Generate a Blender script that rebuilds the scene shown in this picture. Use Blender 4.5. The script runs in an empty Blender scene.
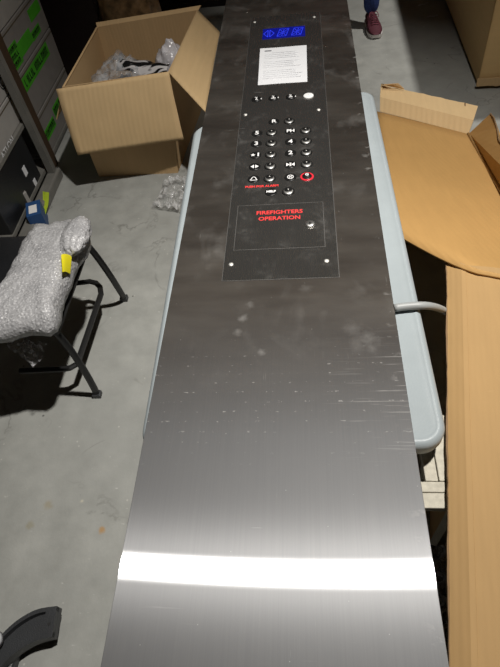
import bpy, bmesh, math, random
from mathutils import Vector, Matrix, noise
random.seed(7)
SC = bpy.context.scene
COL = SC.collection
PI = math.pi

# ------------------------------------------------------------------ camera frame
F = 530.0
def _n(v): v = Vector(v); v.normalize(); return v
CY = _n((43, -687, F)); CX = _n((4800, -108, -F)); CX = _n(CX - CX.dot(CY) * CY); CZ = CX.cross(CY)
CAM = Vector((0, 0, 1.74))
def U(px, py, z):
    """point where the sight line through a pixel meets the height z"""
    r = Vector((px - 250, py - 333.5, F)); d = Vector((r.dot(CX), r.dot(CY), r.dot(CZ)))
    return CAM + d * ((z - CAM.z) / d.z)
def UX(px, py, x):
    r = Vector((px - 250, py - 333.5, F)); d = Vector((r.dot(CX), r.dot(CY), r.dot(CZ)))
    return CAM + d * (x / d.x)

cam = bpy.data.cameras.new('camera'); camo = bpy.data.objects.new('camera', cam); COL.objects.link(camo)
cam.sensor_fit = 'HORIZONTAL'; cam.sensor_width = 36; cam.lens = F / 500 * 36
M = Matrix(((CX[0], -CX[1], -CX[2], CAM.x), (CY[0], -CY[1], -CY[2], CAM.y), (CZ[0], -CZ[1], -CZ[2], CAM.z), (0, 0, 0, 1)))
camo.matrix_world = M
SC.camera = camo
SC.view_settings.view_transform = 'Standard'; SC.view_settings.look = 'None'
SC.view_settings.exposure = 0; SC.view_settings.gamma = 1; SC.view_settings.use_curve_mapping = False

# ------------------------------------------------------------------ materials
class NT:
    def __init__(s, name):
        s.m = bpy.data.materials.new(name); s.m.use_nodes = True; s.t = s.m.node_tree
        s.b = s.t.nodes['Principled BSDF']; s.out = s.t.nodes['Material Output']
    def n(s, typ, **k):
        q = s.t.nodes.new(typ)
        for a, v in k.items():
            if a.startswith('i_'):
                key = a[2:]; key = int(key) if key.isdigit() else key.replace('_', ' ')
                q.inputs[key].default_value = v
            else: setattr(q, a, v)
        return q
    def l(s, a, b): s.t.links.new(a, b)
    def coords(s, scale=(1, 1, 1), rot=(0, 0, 0)):
        g = s.n('ShaderNodeNewGeometry'); mp = s.n('ShaderNodeMapping')
        mp.inputs['Scale'].default_value = scale; mp.inputs['Rotation'].default_value = rot
        s.l(g.outputs['Position'], mp.inputs['Vector']); return mp.outputs[0]
    def noise(s, co, scale, detail=4, rough=.55):
        q = s.n('ShaderNodeTexNoise', i_Scale=scale, i_Detail=detail, i_Roughness=rough); s.l(co, q.inputs['Vector']); return q.outputs[0]
    def ramp(s, v, stops):
        q = s.n('ShaderNodeValToRGB'); e = q.color_ramp.elements
        while len(e) < len(stops): e.new(.5)
        for k, (p, c) in enumerate(stops):
            e[k].position = p; e[k].color = (c, c, c, 1) if isinstance(c, (int, float)) else (*c, 1)
        s.l(v, q.inputs[0]); return q.outputs[0]
    def mix(s, f, a, b, mode='MIX'):
        q = s.n('ShaderNodeMix', data_type='RGBA', blend_type=mode)
        for v, i in ((f, 0), (a, 6), (b, 7)):
            if isinstance(v, (int, float)): q.inputs[i].default_value = v
            elif isinstance(v, tuple): q.inputs[i].default_value = (*v, 1)
            else: s.l(v, q.inputs[i])
        return q.outputs[2]
    def math(s, op, a, b=0.0):
        q = s.n('ShaderNodeMath', operation=op)
        for v, i in ((a, 0), (b, 1)):
            if isinstance(v, (int, float)): q.inputs[i].default_value = v
            else: s.l(v, q.inputs[i])
        return q.outputs[0]
    def bump(s, h, strength=.3, dist=.01):
        q = s.n('ShaderNodeBump', i_Strength=strength, i_Distance=dist); s.l(h, q.inputs['Height'])
        s.l(q.outputs[0], s.b.inputs['Normal']); return q

def mat(name, col, rough=.6, metal=0, var=.12, vscale=12, bump=0, bscale=60, alpha=1, emis=None, spec=.5):
    t = NT(name); co = t.coords()
    nz = t.noise(co, vscale)
    d = tuple(c * (1 - var) for c in col); h = tuple(min(1, c * (1 + var)) for c in col)
    t.l(t.ramp(nz, [(.3, d), (.7, h)]), t.b.inputs['Base Color'])
    t.b.inputs['Roughness'].default_value = rough; t.b.inputs['Metallic'].default_value = metal
    t.b.inputs['Specular IOR Level'].default_value = spec
    if bump: t.bump(t.noise(co, bscale), bump, .004)
    if alpha < 1: t.b.inputs['Alpha'].default_value = alpha
    if emis:
        t.b.inputs['Emission Color'].default_value = (*emis[0], 1); t.b.inputs['Emission Strength'].default_value = emis[1]
    return t.m

def cardboard(name, col, axis=0, freq=330, bump=.12, rot=0.0):
    t = NT(name)
    co = t.coords(rot=(0, 0, rot))
    sp = t.n('ShaderNodeSeparateXYZ'); t.l(co, sp.inputs[0])
    w = t.math('SINE', t.math('MULTIPLY', sp.outputs[axis], freq))
    st = [1, 1, 1]; st[axis] = 12
    co2 = t.coords(tuple(st), (0, 0, rot))
    streak = t.noise(co2, 4, 5)
    blot = t.noise(co, 5, 5)
    a = t.ramp(streak, [(.3, tuple(c * .96 for c in col)), (.7, tuple(min(1, c * 1.03) for c in col))])
    b = t.mix(t.ramp(blot, [(.35, 0.0), (.75, .35)]), a, tuple(c * .82 for c in col))
    sc = t.noise(t.coords((3, 40, 3), (0.2, .3, .7)), 3, 2)
    b = t.mix(t.ramp(sc, [(.735, 0.0), (.76, .35)]), b, tuple(min(1, c * 1.35) for c in col))
    t.l(b, t.b.inputs['Base Color']); t.b.inputs['Roughness'].default_value = .75
    t.b.inputs['Specular IOR Level'].default_value = .25
    h = t.math('ADD', t.math('MULTIPLY', w, .25), t.noise(co, 9, 3))
    t.bump(h, bump, .006)
    return t.m

def floor_mat():
    t = NT('painted_concrete'); co = t.coords()
    big = t.noise(co, 1.6, 6); mid = t.noise(co, 9, 8, .6); fine = t.noise(co, 120, 3)
    c = t.ramp(mid, [(.3, (.30, .305, .285)), (.7, (.40, .405, .38))])
    c = t.mix(t.ramp(big, [(.38, .5), (.62, 0.0)]), c, (.27, .275, .262))
    # worn outlines of old patches
    wv = t.n('ShaderNodeTexNoise', i_Scale=2.3, i_Detail=7.0, i_Distortion=.6); t.l(co, wv.inputs['Vector'])
    line = t.math('MULTIPLY', t.ramp(wv.outputs[0], [(.490, 0.0), (.5, .5), (.510, 0.0)]), t.ramp(t.noise(co, 3.5, 3), [(.5, 0.0), (.62, 1.0)]))
    c = t.mix(line, c, (.12, .118, .105))
    # white paint flecks and scrapes
    sc = t.noise(t.coords((14, 55, 1), (0, 0, .9)), 1.6, 3)
    c = t.mix(t.ramp(sc, [(.70, 0.0), (.75, .75)]), c, (.62, .62, .59))
    fl = t.n('ShaderNodeTexVoronoi', i_Scale=17.0); t.l(co, fl.inputs['Vector'])
    c = t.mix(t.ramp(fl.outputs['Distance'], [(.045, .7), (.07, 0.0)]), c, (.5, .5, .46))
    fb = t.n('ShaderNodeTexVoronoi', i_Scale=9.0); t.l(co, fb.inputs['Vector'])
    c = t.mix(t.ramp(fb.outputs['Distance'], [(.03, .8), (.05, 0.0)]), c, (.07, .07, .065))
    def stain(pt, r, col, amt, c):
        d = t.n('ShaderNodeVectorMath', operation='DISTANCE'); wob = t.noise(co, 60, 4)
        t.l(co, d.inputs[0]); d.inputs[1].default_value = pt
        v = t.math('ADD', d.outputs['Value'], t.math('MULTIPLY', wob, r * 1.1))
        return t.mix(t.ramp(v, [(r * .9, amt), (r * 1.5, 0.0)]), c, col)
    p = U(102, 530, 0); c = stain((p.x, p.y, 0), .016, (.42, .25, .10), .85, c)
    p = U(82, 501, 0); c = stain((p.x, p.y, 0), .008, (.55, .52, .42), .8, c)
    p = U(48, 505, 0); c = stain((p.x, p.y, 0), .022, (.30, .25, .15), .5, c)
    p = U(30, 525, 0); c = stain((p.x, p.y, 0), .02, (.26, .23, .14), .5, c)
    t.l(c, t.b.inputs['Base Color'])
    t.l(t.ramp(mid, [(.3, .5), (.7, .68)]), t.b.inputs['Roughness'])
    t.b.inputs['Specular IOR Level'].default_value = .3
    t.bump(t.math('ADD', mid, t.math('MULTIPLY', fine, .3)), .25, .006)
    return t.m

def steel_mat(name='brushed_steel', upper=False):
    t = NT(name); co = t.coords()
    sp = t.n('ShaderNodeSeparateXYZ'); t.l(co, sp.inputs[0])
    grain = t.noise(t.coords((420, 5, 1)), 1, 3)                 # hairlines along the length
    film = t.noise(t.coords((1.2, 5, 1)), 2.2, 5)  # noise for the reflection tones painted on the upper end
    up = t.n('ShaderNodeMapRange', i_From_Min=.5, i_From_Max=.9); t.l(sp.outputs[1], up.inputs[0])
    col = t.ramp(grain, [(.3, (.535, .545, .56)), (.7, (.575, .582, .597))])
    refl_col = t.ramp(film, [(.35, (.27, .235, .21)), (.7, (.38, .34, .305))])  # brown tint imitating the dark room mirrored in the upper end
    col = t.mix(up.outputs[0], col, refl_col)
    tg = t.n('ShaderNodeCombineXYZ', i_X=0.0, i_Y=1.0, i_Z=0.0)
    def lobe(ax, ay, dist='BECKMANN'):
        rough = math.sqrt(math.sqrt(ax * ay)); an = 1 - math.sqrt(ay / ax)
        b = t.n('ShaderNodeBsdfAnisotropic', distribution=dist); b.inputs['Roughness'].default_value = rough; b.inputs['Anisotropy'].default_value = an
        t.l(col, b.inputs['Color']); t.l(tg.outputs[0], b.inputs['Tangent']); return b.outputs[0]
    def mixs(f, a, b):
        m = t.n('ShaderNodeMixShader')
        if isinstance(f, float): m.inputs[0].default_value = f
        else: t.l(f, m.inputs[0])
        t.l(a, m.inputs[1]); t.l(b, m.inputs[2]); return m.outputs[0]
    metal = mixs(.23, mixs(.07, lobe(.5, .0045), lobe(.5, .045)), lobe(.5, .27, 'GGX'))
    # painted-in ceiling and wall reflection, then smudges and scratches over the metal
    dd = t.n('ShaderNodeBsdfDiffuse'); t.l(t.ramp(film, [(.35, (.30, .27, .235)), (.7, (.40, .365, .32))]), dd.inputs['Color'])
    refl_mix = t.math('MULTIPLY', up.outputs[0], t.ramp(film, [(.3, REFL_AMT * .55), (.7, REFL_AMT)]))
    metal = mixs(refl_mix, metal, dd.outputs[0])
    d = t.n('ShaderNodeBsdfDiffuse'); d.inputs['Color'].default_value = (.55, .54, .52, 1)
    sm = t.noise(t.coords((1, 1.0, 1)), 8, 6, .6)
    sm2 = t.n('ShaderNodeTexNoise', i_Scale=5.0, i_Detail=4.0, i_Distortion=1.6); t.l(t.coords((1, .8, 1), (0, 0, .6)), sm2.inputs['Vector'])
    m1 = t.math('MULTIPLY', t.ramp(sm, [(.45, 0.0), (.75, .16)]), t.ramp(sm2.outputs[0], [(.50, .08), (.66, 1.0)]))
    m1 = t.math('MULTIPLY', m1, t.math('ADD', .15, t.math('MULTIPLY', up.outputs[0], .85)))
    # named hand smudges
    def smudge(x, y, r, amt):
        p = U(x, y, .752)
        ds = t.n('ShaderNodeVectorMath', operation='DISTANCE'); t.l(co, ds.inputs[0]); ds.inputs[1].default_value = (p.x, p.y, .752)
        v = t.math('ADD', ds.outputs['Value'], t.math('MULTIPLY', t.noise(co, 70, 6, .7), r * 2.0))
        return t.ramp(v, [(r * .9, amt), (r * 1.9, 0.0)])
    for a in ((243, 318, .016, .22), (238, 332, .014, .16), (262, 352, .012, .2), (368, 338, .035, .11), (352, 328, .03, .08), (306, 288, .02, .07), (372, 348, .02, .10), (358, 345, .03, .07), (250, 305, .014, .15)):
        m1 = t.math('MAXIMUM', m1, smudge(*a))
    dash = t.noise(t.coords((60, 110, 1)), 1.4, 2)
    rows = t.math('SINE', t.math('MULTIPLY', sp.outputs[1], 2 * PI / .024))
    band = t.n('ShaderNodeMapRange', i_From_Min=.42, i_From_Max=.55); t.l(sp.outputs[1], band.inputs[0])
    band2 = t.n('ShaderNodeMapRange', i_From_Min=.8, i_From_Max=.62); t.l(sp.outputs[1], band2.inputs[0])
    m2 = t.math('MULTIPLY', t.ramp(dash, [(.62, 0.0), (.68, .4)]), t.ramp(rows, [(.8, 0.0), (.97, 1.0)]))
    m2 = t.math('MULTIPLY', m2, t.math('MULTIPLY', band.outputs[0], band2.outputs[0]))
    s1 = t.noise(t.coords((5, 150, 1), (0, 0, .35)), 1.3, 2); s2 = t.noise(t.coords((170, 9, 1), (0, 0, .1)), 1.1, 2)
    pat = t.ramp(t.noise(co, 4.5, 3), [(.5, 0.0), (.62, 1.0)])
    m3 = t.math('MULTIPLY', t.math('MAXIMUM', t.ramp(s1, [(.72, 0.0), (.75, .4)]), t.ramp(s2, [(.73, 0.0), (.77, .3)])), pat)
    fl = t.n('ShaderNodeTexVoronoi', i_Scale=30.0); t.l(co, fl.inputs['Vector'])
    m4 = t.ramp(fl.outputs['Distance'], [(.022, .4), (.04, 0.0)])
    ed = t.n('ShaderNodeMapRange', i_From_Min=.17, i_From_Max=.2); t.l(sp.outputs[0], ed.inputs[0])
    m5 = t.math('MULTIPLY', t.ramp(t.noise(t.coords((30, 45, 1)), 1, 5), [(.62, 0.0), (.70, .22)]), ed.outputs[0])
    sx = t.n('ShaderNodeMapRange', i_From_Min=.02, i_From_Max=.19); t.l(sp.outputs[0], sx.inputs[0])
    s3 = t.ramp(t.noise(t.coords((6, 170, 1), (0, 0, .12)), 1.2, 3), [(.60, 0.0), (.68, .4)])
    m6 = t.math('MULTIPLY', t.math('MULTIPLY', s3, sx.outputs[0]), t.math('MULTIPLY', band.outputs[0], band2.outputs[0]))
    m1 = t.math('MAXIMUM', m1, m6)
    tot = t.math('MAXIMUM', t.math('MAXIMUM', m1, m2), t.math('MAXIMUM', m3, t.math('MAXIMUM', m4, m5)))
    t.l(mixs(tot, metal, d.outputs[0]), t.out.inputs['Surface'])
    return t.m
REFL_AMT = .09  # strength of the reflection painted on the steel

def plate_mat():
    t = NT('dark_faceplate_steel'); co = t.coords()
    g = t.noise(t.coords((300, 5, 1)), 1, 3); f = t.noise(t.coords((1.4, 4, 1)), 2.6, 5)
    t.l(t.ramp(f, [(.35, (.26, .25, .235)), (.7, (.34, .325, .305))]), t.b.inputs['Base Color'])
    t.b.inputs['Metallic'].default_value = 1
    t.l(t.ramp(g, [(.3, .24), (.7, .30)]), t.b.inputs['Roughness'])
    t.b.inputs['Anisotropic'].default_value = .9
    tg = t.n('ShaderNodeCombineXYZ', i_X=1.0, i_Y=0.0, i_Z=0.0); t.l(tg.outputs[0], t.b.inputs['Tangent'])
    d = t.n('ShaderNodeBsdfDiffuse'); d.inputs['Color'].default_value = (.5, .49, .47, 1)
    sm = t.noise(co, 11, 7, .65); sw = t.n('ShaderNodeTexNoise', i_Scale=12.0, i_Detail=4.0, i_Distortion=3.0); t.l(co, sw.inputs['Vector'])
    m = t.math('ADD', .055, t.math('MULTIPLY', t.ramp(sm, [(.5, .0), (.75, .12)]), t.ramp(sw.outputs[0], [(.48, .15), (.66, 1.0)])))
    s1 = t.noise(t.coords((6, 120, 1), (0, 0, .8)), 1.2, 2)
    m = t.math('MAXIMUM', m, t.ramp(s1, [(.73, 0.0), (.76, .3)]))
    ms = t.n('ShaderNodeMixShader'); t.l(m, ms.inputs[0]); t.l(t.b.outputs[0], ms.inputs[1]); t.l(d.outputs[0], ms.inputs[2])
    t.l(ms.outputs[0], t.out.inputs['Surface'])
    return t.m

def bubble_mat():
    t = NT('bubble_wrap'); co = t.coords()
    v = t.n('ShaderNodeTexVoronoi', i_Scale=85.0); t.l(co, v.inputs['Vector'])
    n1 = t.noise(co, 14, 5); n2 = t.noise(co, 160, 3, .7)
    c = t.ramp(n1, [(.3, (.32, .32, .33)), (.7, (.46, .46, .47))])
    c = t.mix(t.ramp(n2, [(.52, 0.0), (.68, .9)]), c, (.75, .75, .76))
    t.l(c, t.b.inputs['Base Color']); t.b.inputs['Roughness'].default_value = .35
    t.b.inputs['Specular IOR Level'].default_value = .6
    h = t.math('ADD', t.ramp(v.outputs['Distance'], [(0.0, 1.0), (.6, 0.0)]), t.math('MULTIPLY', n1, .8))
    t.bump(h, .6, .004)
    return t.m

def clear_plastic(name, col=(.8, .8, .82), a0=.08, a1=.75, scale=30):
    t = NT(name); co = t.coords()
    n1 = t.n('ShaderNodeTexNoise', i_Scale=float(scale), i_Detail=6.0, i_Distortion=1.5); t.l(co, n1.inputs['Vector'])
    t.b.inputs['Base Color'].default_value = (*col, 1); t.b.inputs['Roughness'].default_value = .12
    t.b.inputs['Specular IOR Level'].default_value = .9
    t.l(t.ramp(n1.outputs[0], [(.45, a0), (.62, a1)]), t.b.inputs['Alpha'])
    t.bump(n1.outputs[0], .8, .01)
    return t.m

M_floor = floor_mat(); M_steel = steel_mat(); M_plate = plate_mat(); M_bub = bubble_mat()
M_card = cardboard('kraft_cardboard', (.60, .41, .215), 0)
M_cardR = cardboard('kraft_cardboard_warm', (.47, .275, .097), 0, rot=-.2)
M_cardN = cardboard('kraft_cardboard_pale', (.42, .265, .115), 0, 500, .08, .17)
M_cardL = cardboard('kraft_cardboard_light', (.66, .47, .25), 0, 260, .2, .1)
M_cedge = mat('cut_cardboard_edge', (.24, .15, .075), .9, bump=.6, bscale=300)
M_table = mat('white_table_plastic', (.33, .372, .39), .42, var=.04, bump=.15, bscale=260)
M_grey = mat('grey_powder_coat', (.30, .31, .32), .4)
M_black = mat('black_painted_metal', (.012, .012, .012), .45, bump=.1, bscale=200)
M_blackp = mat('black_plastic', (.035, .037, .04), .4, bump=.3, bscale=240)
M_vinyl = mat('black_vinyl', (.012, .013, .015), .38, bump=.3, bscale=180)
M_chrome = mat('chrome', (.75, .75, .75), .12, 1, var=.02)
M_satin = mat('satin_chrome', (.62, .62, .60), .42, 1, var=.02)
M_lens = mat('black_gloss', (.01, .01, .01), .38, spec=.3)
M_white = mat('white_print', (.85, .85, .85), .5, var=.02)
M_white2 = mat('bright_screw_metal', (.85, .84, .8), .5, .7, var=.02)
M_red = mat('red_print', (.75, .05, .05), .45, var=.03)
M_redg = mat('red_ring', (.75, .03, .05), .3, var=.05)
M_paper = mat('paper', (.80, .81, .84), .7, var=.02)
M_ink = mat('faint_ink', (.71, .72, .75), .8, var=.02)
M_inkd = mat('dark_ink', (.2, .2, .22), .8, var=.02)
M_disp = mat('display_window', (.004, .006, .05), .15, emis=((.005, .01, .40), .45))
M_seg = mat('display_segment', (.02, .03, .5), .3, emis=((.03, .06, 1.0), .55))
M_groove = mat('dark_groove', (.02, .02, .02), .8)
M_edge = mat('scratched_edge', (.16, .155, .15), .5, .6)
M_cable = mat('grey_cable_sheath', (.33, .345, .345), .45, var=.04)
M_cream = mat('cream_board', (.50, .47, .39), .8, var=.14, vscale=70, bump=.5, bscale=90)
M_carton = mat('grey_carton', (.24, .225, .21), .8, var=.08)
M_cartonw = mat('pale_carton', (.36, .345, .325), .8, var=.06)
M_green = mat('green_sticker', (.07, .40, .02), .6, var=.12)
M_tape = mat('brown_tape', (.10, .08, .05), .5)
M_rack = mat('rack_metal', (.17, .165, .15), .5)
M_rackb = mat('brown_rack_post', (.06, .035, .018), .7)
M_darkbrown = mat('dark_brown_laminate', (.018, .010, .009), .55)
M_yellow = mat('yellow_tape', (.85, .75, .02), .45, var=.04)
M_blue = mat('blue_print', (.02, .07, .2), .5)
M_lime = mat('lime_tag', (.42, .55, .03), .5)
M_wrap = clear_plastic('clear_crumpled_film', (.7, .7, .7), .1, .6, 16)
M_bag = clear_plastic('clear_bag_film', (.62, .64, .67), .2, .7, 9)
M_darkfilm = clear_plastic('smoky_film', (.25, .25, .26), .4, .95, 40)
M_foam = mat('grey_foam', (.5, .5, .52), .7, bump=.4)
M_brownwrap = mat('brown_wrapped_film', (.16, .095, .045), .3, var=.5, vscale=25, bump=.8, bscale=30)
M_wall = mat('dark_wall_paint', (.075, .055, .045), .8)
M_wallf = mat('dark_panelled_wall', (.26, .12, .085), .75, var=.3, vscale=2)
M_ceil = mat('ceiling_paint', (.30, .285, .26), .9)
M_skin = mat('skin', (.45, .27, .19), .55, var=.06)
M_hair = mat('hair', (.02, .014, .01), .5)
M_denim = mat('blue_denim', (.035, .065, .24), .8, var=.3, vscale=90, bump=.4, bscale=400)
M_jacket = mat('maroon_cotton', (.30, .03, .03), .8, bump=.3)
M_shoe = mat('maroon_knit', (.10, .018, .032), .75, var=.35, vscale=120, bump=.7, bscale=260)
M_sole = mat('white_rubber', (.75, .72, .70), .6)
M_lampw = mat('lamp_housing', (.6, .6, .58), .5)
M_redcab = mat('red_enamel', (.55, .02, .015), .4)

# ------------------------------------------------------------------ helpers
def worg(o):
    v = Vector((0, 0, 0))
    while o is not None: v += o.location; o = o.parent
    return v
def obj(name, bm, m, parent=None, smooth=False, label=None, base=None, mats=None):
    """bm in world coordinates; origin goes to the parent's origin or to base"""
    me = bpy.data.meshes.new(name)
    bmesh.ops.recalc_face_normals(bm, faces=bm.faces)
    bm.to_mesh(me); bm.free()
    for q in (mats or [m]): me.materials.append(q)
    if smooth:
        for p in me.polygons: p.use_smooth = True
    o = bpy.data.objects.new(name, me); COL.objects.link(o)
    if parent is not None:
        me.transform(Matrix.Translation(-worg(parent))); o.parent = parent
    elif base is not None:
        base = Vector(base); me.transform(Matrix.Translation(-base)); o.location = base
    if label: o['label'] = label
    return o
def tag(o, label, cat, group=None, kind=None):
    o['label'] = label; o['category'] = cat
    if group: o['group'] = group
    if kind: o['kind'] = kind
    return o
def thing(name, loc, label, cat, group=None):
    o = bpy.data.objects.new(name, None); COL.objects.link(o); o.location = loc
    o.empty_display_size = .1
    return tag(o, label, cat, group)
def struct(name, bm, m):
    o = obj(name, bm, m); o['kind'] = 'structure'; return o
def NB(): return bmesh.new()
def box(bm, a, b, bev=0):
    a, b = Vector(a), Vector(b)
    r = bmesh.ops.create_cube(bm, size=1)
    for v in r['verts']:
        v.co = Vector(((a.x + b.x) / 2 + v.co.x * (b.x - a.x), (a.y + b.y) / 2 + v.co.y * (b.y - a.y), (a.z + b.z) / 2 + v.co.z * (b.z - a.z)))
    if bev:
        ed = list({e for v in r['verts'] for e in v.link_edges})
        bmesh.ops.bevel(bm, geom=ed, offset=bev, segments=2, affect='EDGES', profile=.5)
    return bm
def poly(bm, pts, th, up=(0, 0, 1)):
    """flat polygon thickened against its normal"""
    pts = [Vector(p) for p in pts]
    nrm = (pts[1] - pts[0]).cross(pts[2] - pts[0]); nrm.normalize()
    if nrm.dot(Vector(up)) < 0: nrm = -nrm
    t = [bm.verts.new(p) for p in pts]; b = [bm.verts.new(p - nrm * th) for p in pts]
    bm.faces.new(t); bm.faces.new(b[::-1])
    for i in range(len(pts)):
        j = (i + 1) % len(pts); bm.faces.new((t[i], b[i], b[j], t[j]))
    return bm
def patch(bm, c00, c10, c11, c01, nu, nv, fn=None, th=.004, up=(0, 0, 1)):
    """bilinear sheet with thickness; fn(u,v,p)->offset vector"""
    c = [Vector(q) for q in (c00, c10, c11, c01)]
    nrm = (c[1] - c[0]).cross(c[3] - c[0]); nrm.normalize()
    if nrm.dot(Vector(up)) < 0: nrm = -nrm
    T = []; B = []
    for i in range(nu + 1):
        rt = []; rb = []
        for j in range(nv + 1):
            u, v = i / nu, j / nv
            p = (c[0] * (1 - u) + c[1] * u) * (1 - v) + (c[3] * (1 - u) + c[2] * u) * v
            if fn: p = p + Vector(fn(u, v, p))
            rt.append(bm.verts.new(p)); rb.append(bm.verts.new(p - nrm * th))
        T.append(rt); B.append(rb)
    for i in range(nu):
        for j in range(nv):
            bm.faces.new((T[i][j], T[i + 1][j], T[i + 1][j + 1], T[i][j + 1]))
            bm.faces.new((B[i][j], B[i][j + 1], B[i + 1][j + 1], B[i + 1][j]))
    for i in range(nu):
        bm.faces.new((T[i][0], B[i][0], B[i + 1][0], T[i + 1][0])); bm.faces.new((T[i][nv], T[i + 1][nv], B[i + 1][nv], B[i][nv]))
    for j in range(nv):
        bm.faces.new((T[0][j], T[0][j + 1], B[0][j + 1], B[0][j])); bm.faces.new((T[nu][j], B[nu][j], B[nu][j + 1], T[nu][j + 1]))
    return bm
def tube(bm, pts, r, n=10, flat=None, caps=True):
    """swept tube; flat=(a,b) gives an oval/box section"""
    pts = [Vector(p) for p in pts]; rings = []
    ref = None
    for i, p in enumerate(pts):
        d = (pts[min(i + 1, len(pts) - 1)] - pts[max(i - 1, 0)]); d.normalize()
        if ref is None:
            ref = Vector((0, 0, 1)) if abs(d.z) < .9 else Vector((0, 1, 0))
        s = d.cross(ref); s.normalize(); t = s.cross(d); t.normalize(); ref = t
        ra = r[i] if isinstance(r, (list, tuple)) else r
        a, b = (ra, ra) if not flat else flat
        rings.append([bm.verts.new(p + s * a * math.cos(2 * PI * k / n + PI / n) + t * b * math.sin(2 * PI * k / n + PI / n)) for k in range(n)])
    for i in range(len(rings) - 1):
        for k in range(n):
            bm.faces.new((rings[i][k], rings[i][(k + 1) % n], rings[i + 1][(k + 1) % n], rings[i + 1][k]))
    if caps: bm.faces.new(rings[0][::-1]); bm.faces.new(rings[-1])
    return bm
def bez(p0, p1, p2, p3, n=14):
    p0, p1, p2, p3 = map(Vector, (p0, p1, p2, p3)); o = []
    for i in range(n + 1):
        t = i / n; o.append(p0 * (1 - t) ** 3 + p1 * 3 * t * (1 - t) ** 2 + p2 * 3 * t * t * (1 - t) + p3 * t ** 3)
    return o
def disc(bm, c, r, h, n=24, r2=None, ry=1):
    """short cone/cylinder standing on c"""
    c = Vector(c); r2 = r if r2 is None else r2
    a = [bm.verts.new(c + Vector((r * math.cos(2 * PI * k / n), r * ry * math.sin(2 * PI * k / n), 0))) for k in range(n)]
    b = [bm.verts.new(c + Vector((r2 * math.cos(2 * PI * k / n), r2 * ry * math.sin(2 * PI * k / n), h))) for k in range(n)]
    for k in range(n): bm.faces.new((a[k], a[(k + 1) % n], b[(k + 1) % n], b[k]))
    bm.faces.new(a[::-1]); bm.faces.new(b); return bm
def ring(bm, c, ro, ri, h, n=28):
    c = Vector(c); R = []
    for (r, z) in ((ro, 0), (ro, h * .6), ((ro * .75 + ri * .25), h), (ri, h * .8), (ri, 0)):
        R.append([bm.verts.new(c + Vector((r * math.cos(2 * PI * k / n), r * math.sin(2 * PI * k / n), z))) for k in range(n)])
    for i in range(len(R)):
        for k in range(n):
            j = (i + 1) % len(R); bm.faces.new((R[i][k], R[i][(k + 1) % n], R[j][(k + 1) % n], R[j][k]))
    return bm
def dome(bm, c, r, h, n=20, m=5):
    c = Vector(c); R = []
    for i in range(m):
        a = PI / 2 * i / m
        R.append([bm.verts.new(c + Vector((r * math.cos(a) * math.cos(2 * PI * k / n), r * math.cos(a) * math.sin(2 * PI * k / n), h * math.sin(a)))) for k in range(n)])
    t = bm.verts.new(c + Vector((0, 0, h)))
    for i in range(m - 1):
        for k in range(n): bm.faces.new((R[i][k], R[i][(k + 1) % n], R[i + 1][(k + 1) % n], R[i + 1][k]))
    for k in range(n): bm.faces.new((R[-1][k], R[-1][(k + 1) % n], t))
    bm.faces.new(R[0][::-1]); return bm
def blob(bm, c, s, amp=.15, fr=3.0, sub=4, seed=0, flatz=None):
    c = Vector(c); r = bmesh.ops.create_icosphere(bm, subdivisions=sub, radius=1)
    for v in r['verts']:
        d = v.co.copy()
        k = 1 + amp * noise.noise(d * fr + Vector((seed, seed * 1.7, 0))) + amp * .5 * noise.noise(d * fr * 2.7 + Vector((seed, 3, 0)))
        q = Vector((d.x * s[0] * k, d.y * s[1] * k, d.z * s[2] * k))
        if flatz is not None: q.z = max(q.z, flatz)
        v.co = c + q
    return bm
def text(bm, s, size, c, h=.0004, mat_rot=0, bold=0.0, sx=1.0):
    cu = bpy.data.curves.new('lettering', 'FONT'); cu.body = s; cu.size = size; cu.align_x = 'CENTER'; cu.align_y = 'CENTER'
    cu.extrude = h; cu.offset = bold; cu.resolution_u = 3
    o = bpy.data.objects.new('lettering', cu); COL.objects.link(o)
    bpy.context.view_layer.update()
    me = bpy.data.meshes.new_from_object(o.evaluated_get(bpy.context.evaluated_depsgraph_get()))
    me.transform(Matrix.Translation(Vector(c)) @ Matrix.Rotation(mat_rot, 4, 'Z') @ Matrix.Diagonal((sx, 1, 1, 1)))
    bm.from_mesh(me); bpy.data.objects.remove(o); bpy.data.meshes.remove(me); bpy.data.curves.remove(cu)
    return bm
def skin(name, verts, edges, radii, m, parent, root=0, sub=2):
    bm = NB(); L = bm.verts.layers.skin.verify()
    vs = [bm.verts.new(v) for v in verts]
    for i, r in enumerate(radii):
        r = r if isinstance(r, tuple) else (r, r)
        vs[i][L].radius = r; vs[i][L].use_root = (i == root)
    for a, b in edges: bm.edges.new((vs[a], vs[b]))
    me = bpy.data.meshes.new(name); bm.to_mesh(me); bm.free(); me.materials.append(m)
    me.transform(Matrix.Translation(-worg(parent)))
    o = bpy.data.objects.new(name, me); COL.objects.link(o); o.parent = parent
    sk = o.modifiers.new('skin', 'SKIN'); sk.use_smooth_shade = True
    sb = o.modifiers.new('sub', 'SUBSURF'); sb.levels = sub; sb.render_levels = sub
    return o

# ------------------------------------------------------------------ room shell
XL, XR, YN, YF, ZC = -2.05, 3.2, -2.2, 6.4, 4.1
struct('floor', box(NB(), (XL, YN, -.1), (XR, YF, 0)), M_floor)
struct('ceiling', box(NB(), (XL, YN, ZC), (XR, YF, ZC + .1)), M_ceil)
struct('wall_left', box(NB(), (XL - .1, YN, 0), (XL, YF, ZC)), M_wall)
struct('wall_right', box(NB(), (XR, YN, 0), (XR + .1, YF, ZC)), M_wall)
struct('wall_back', box(NB(), (XL, YF, 0), (XR, YF + .1, ZC)), M_wallf)
struct('wall_front', box(NB(), (XL, YN - .1, 0), (XR, YN, ZC)), M_wall)

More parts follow.
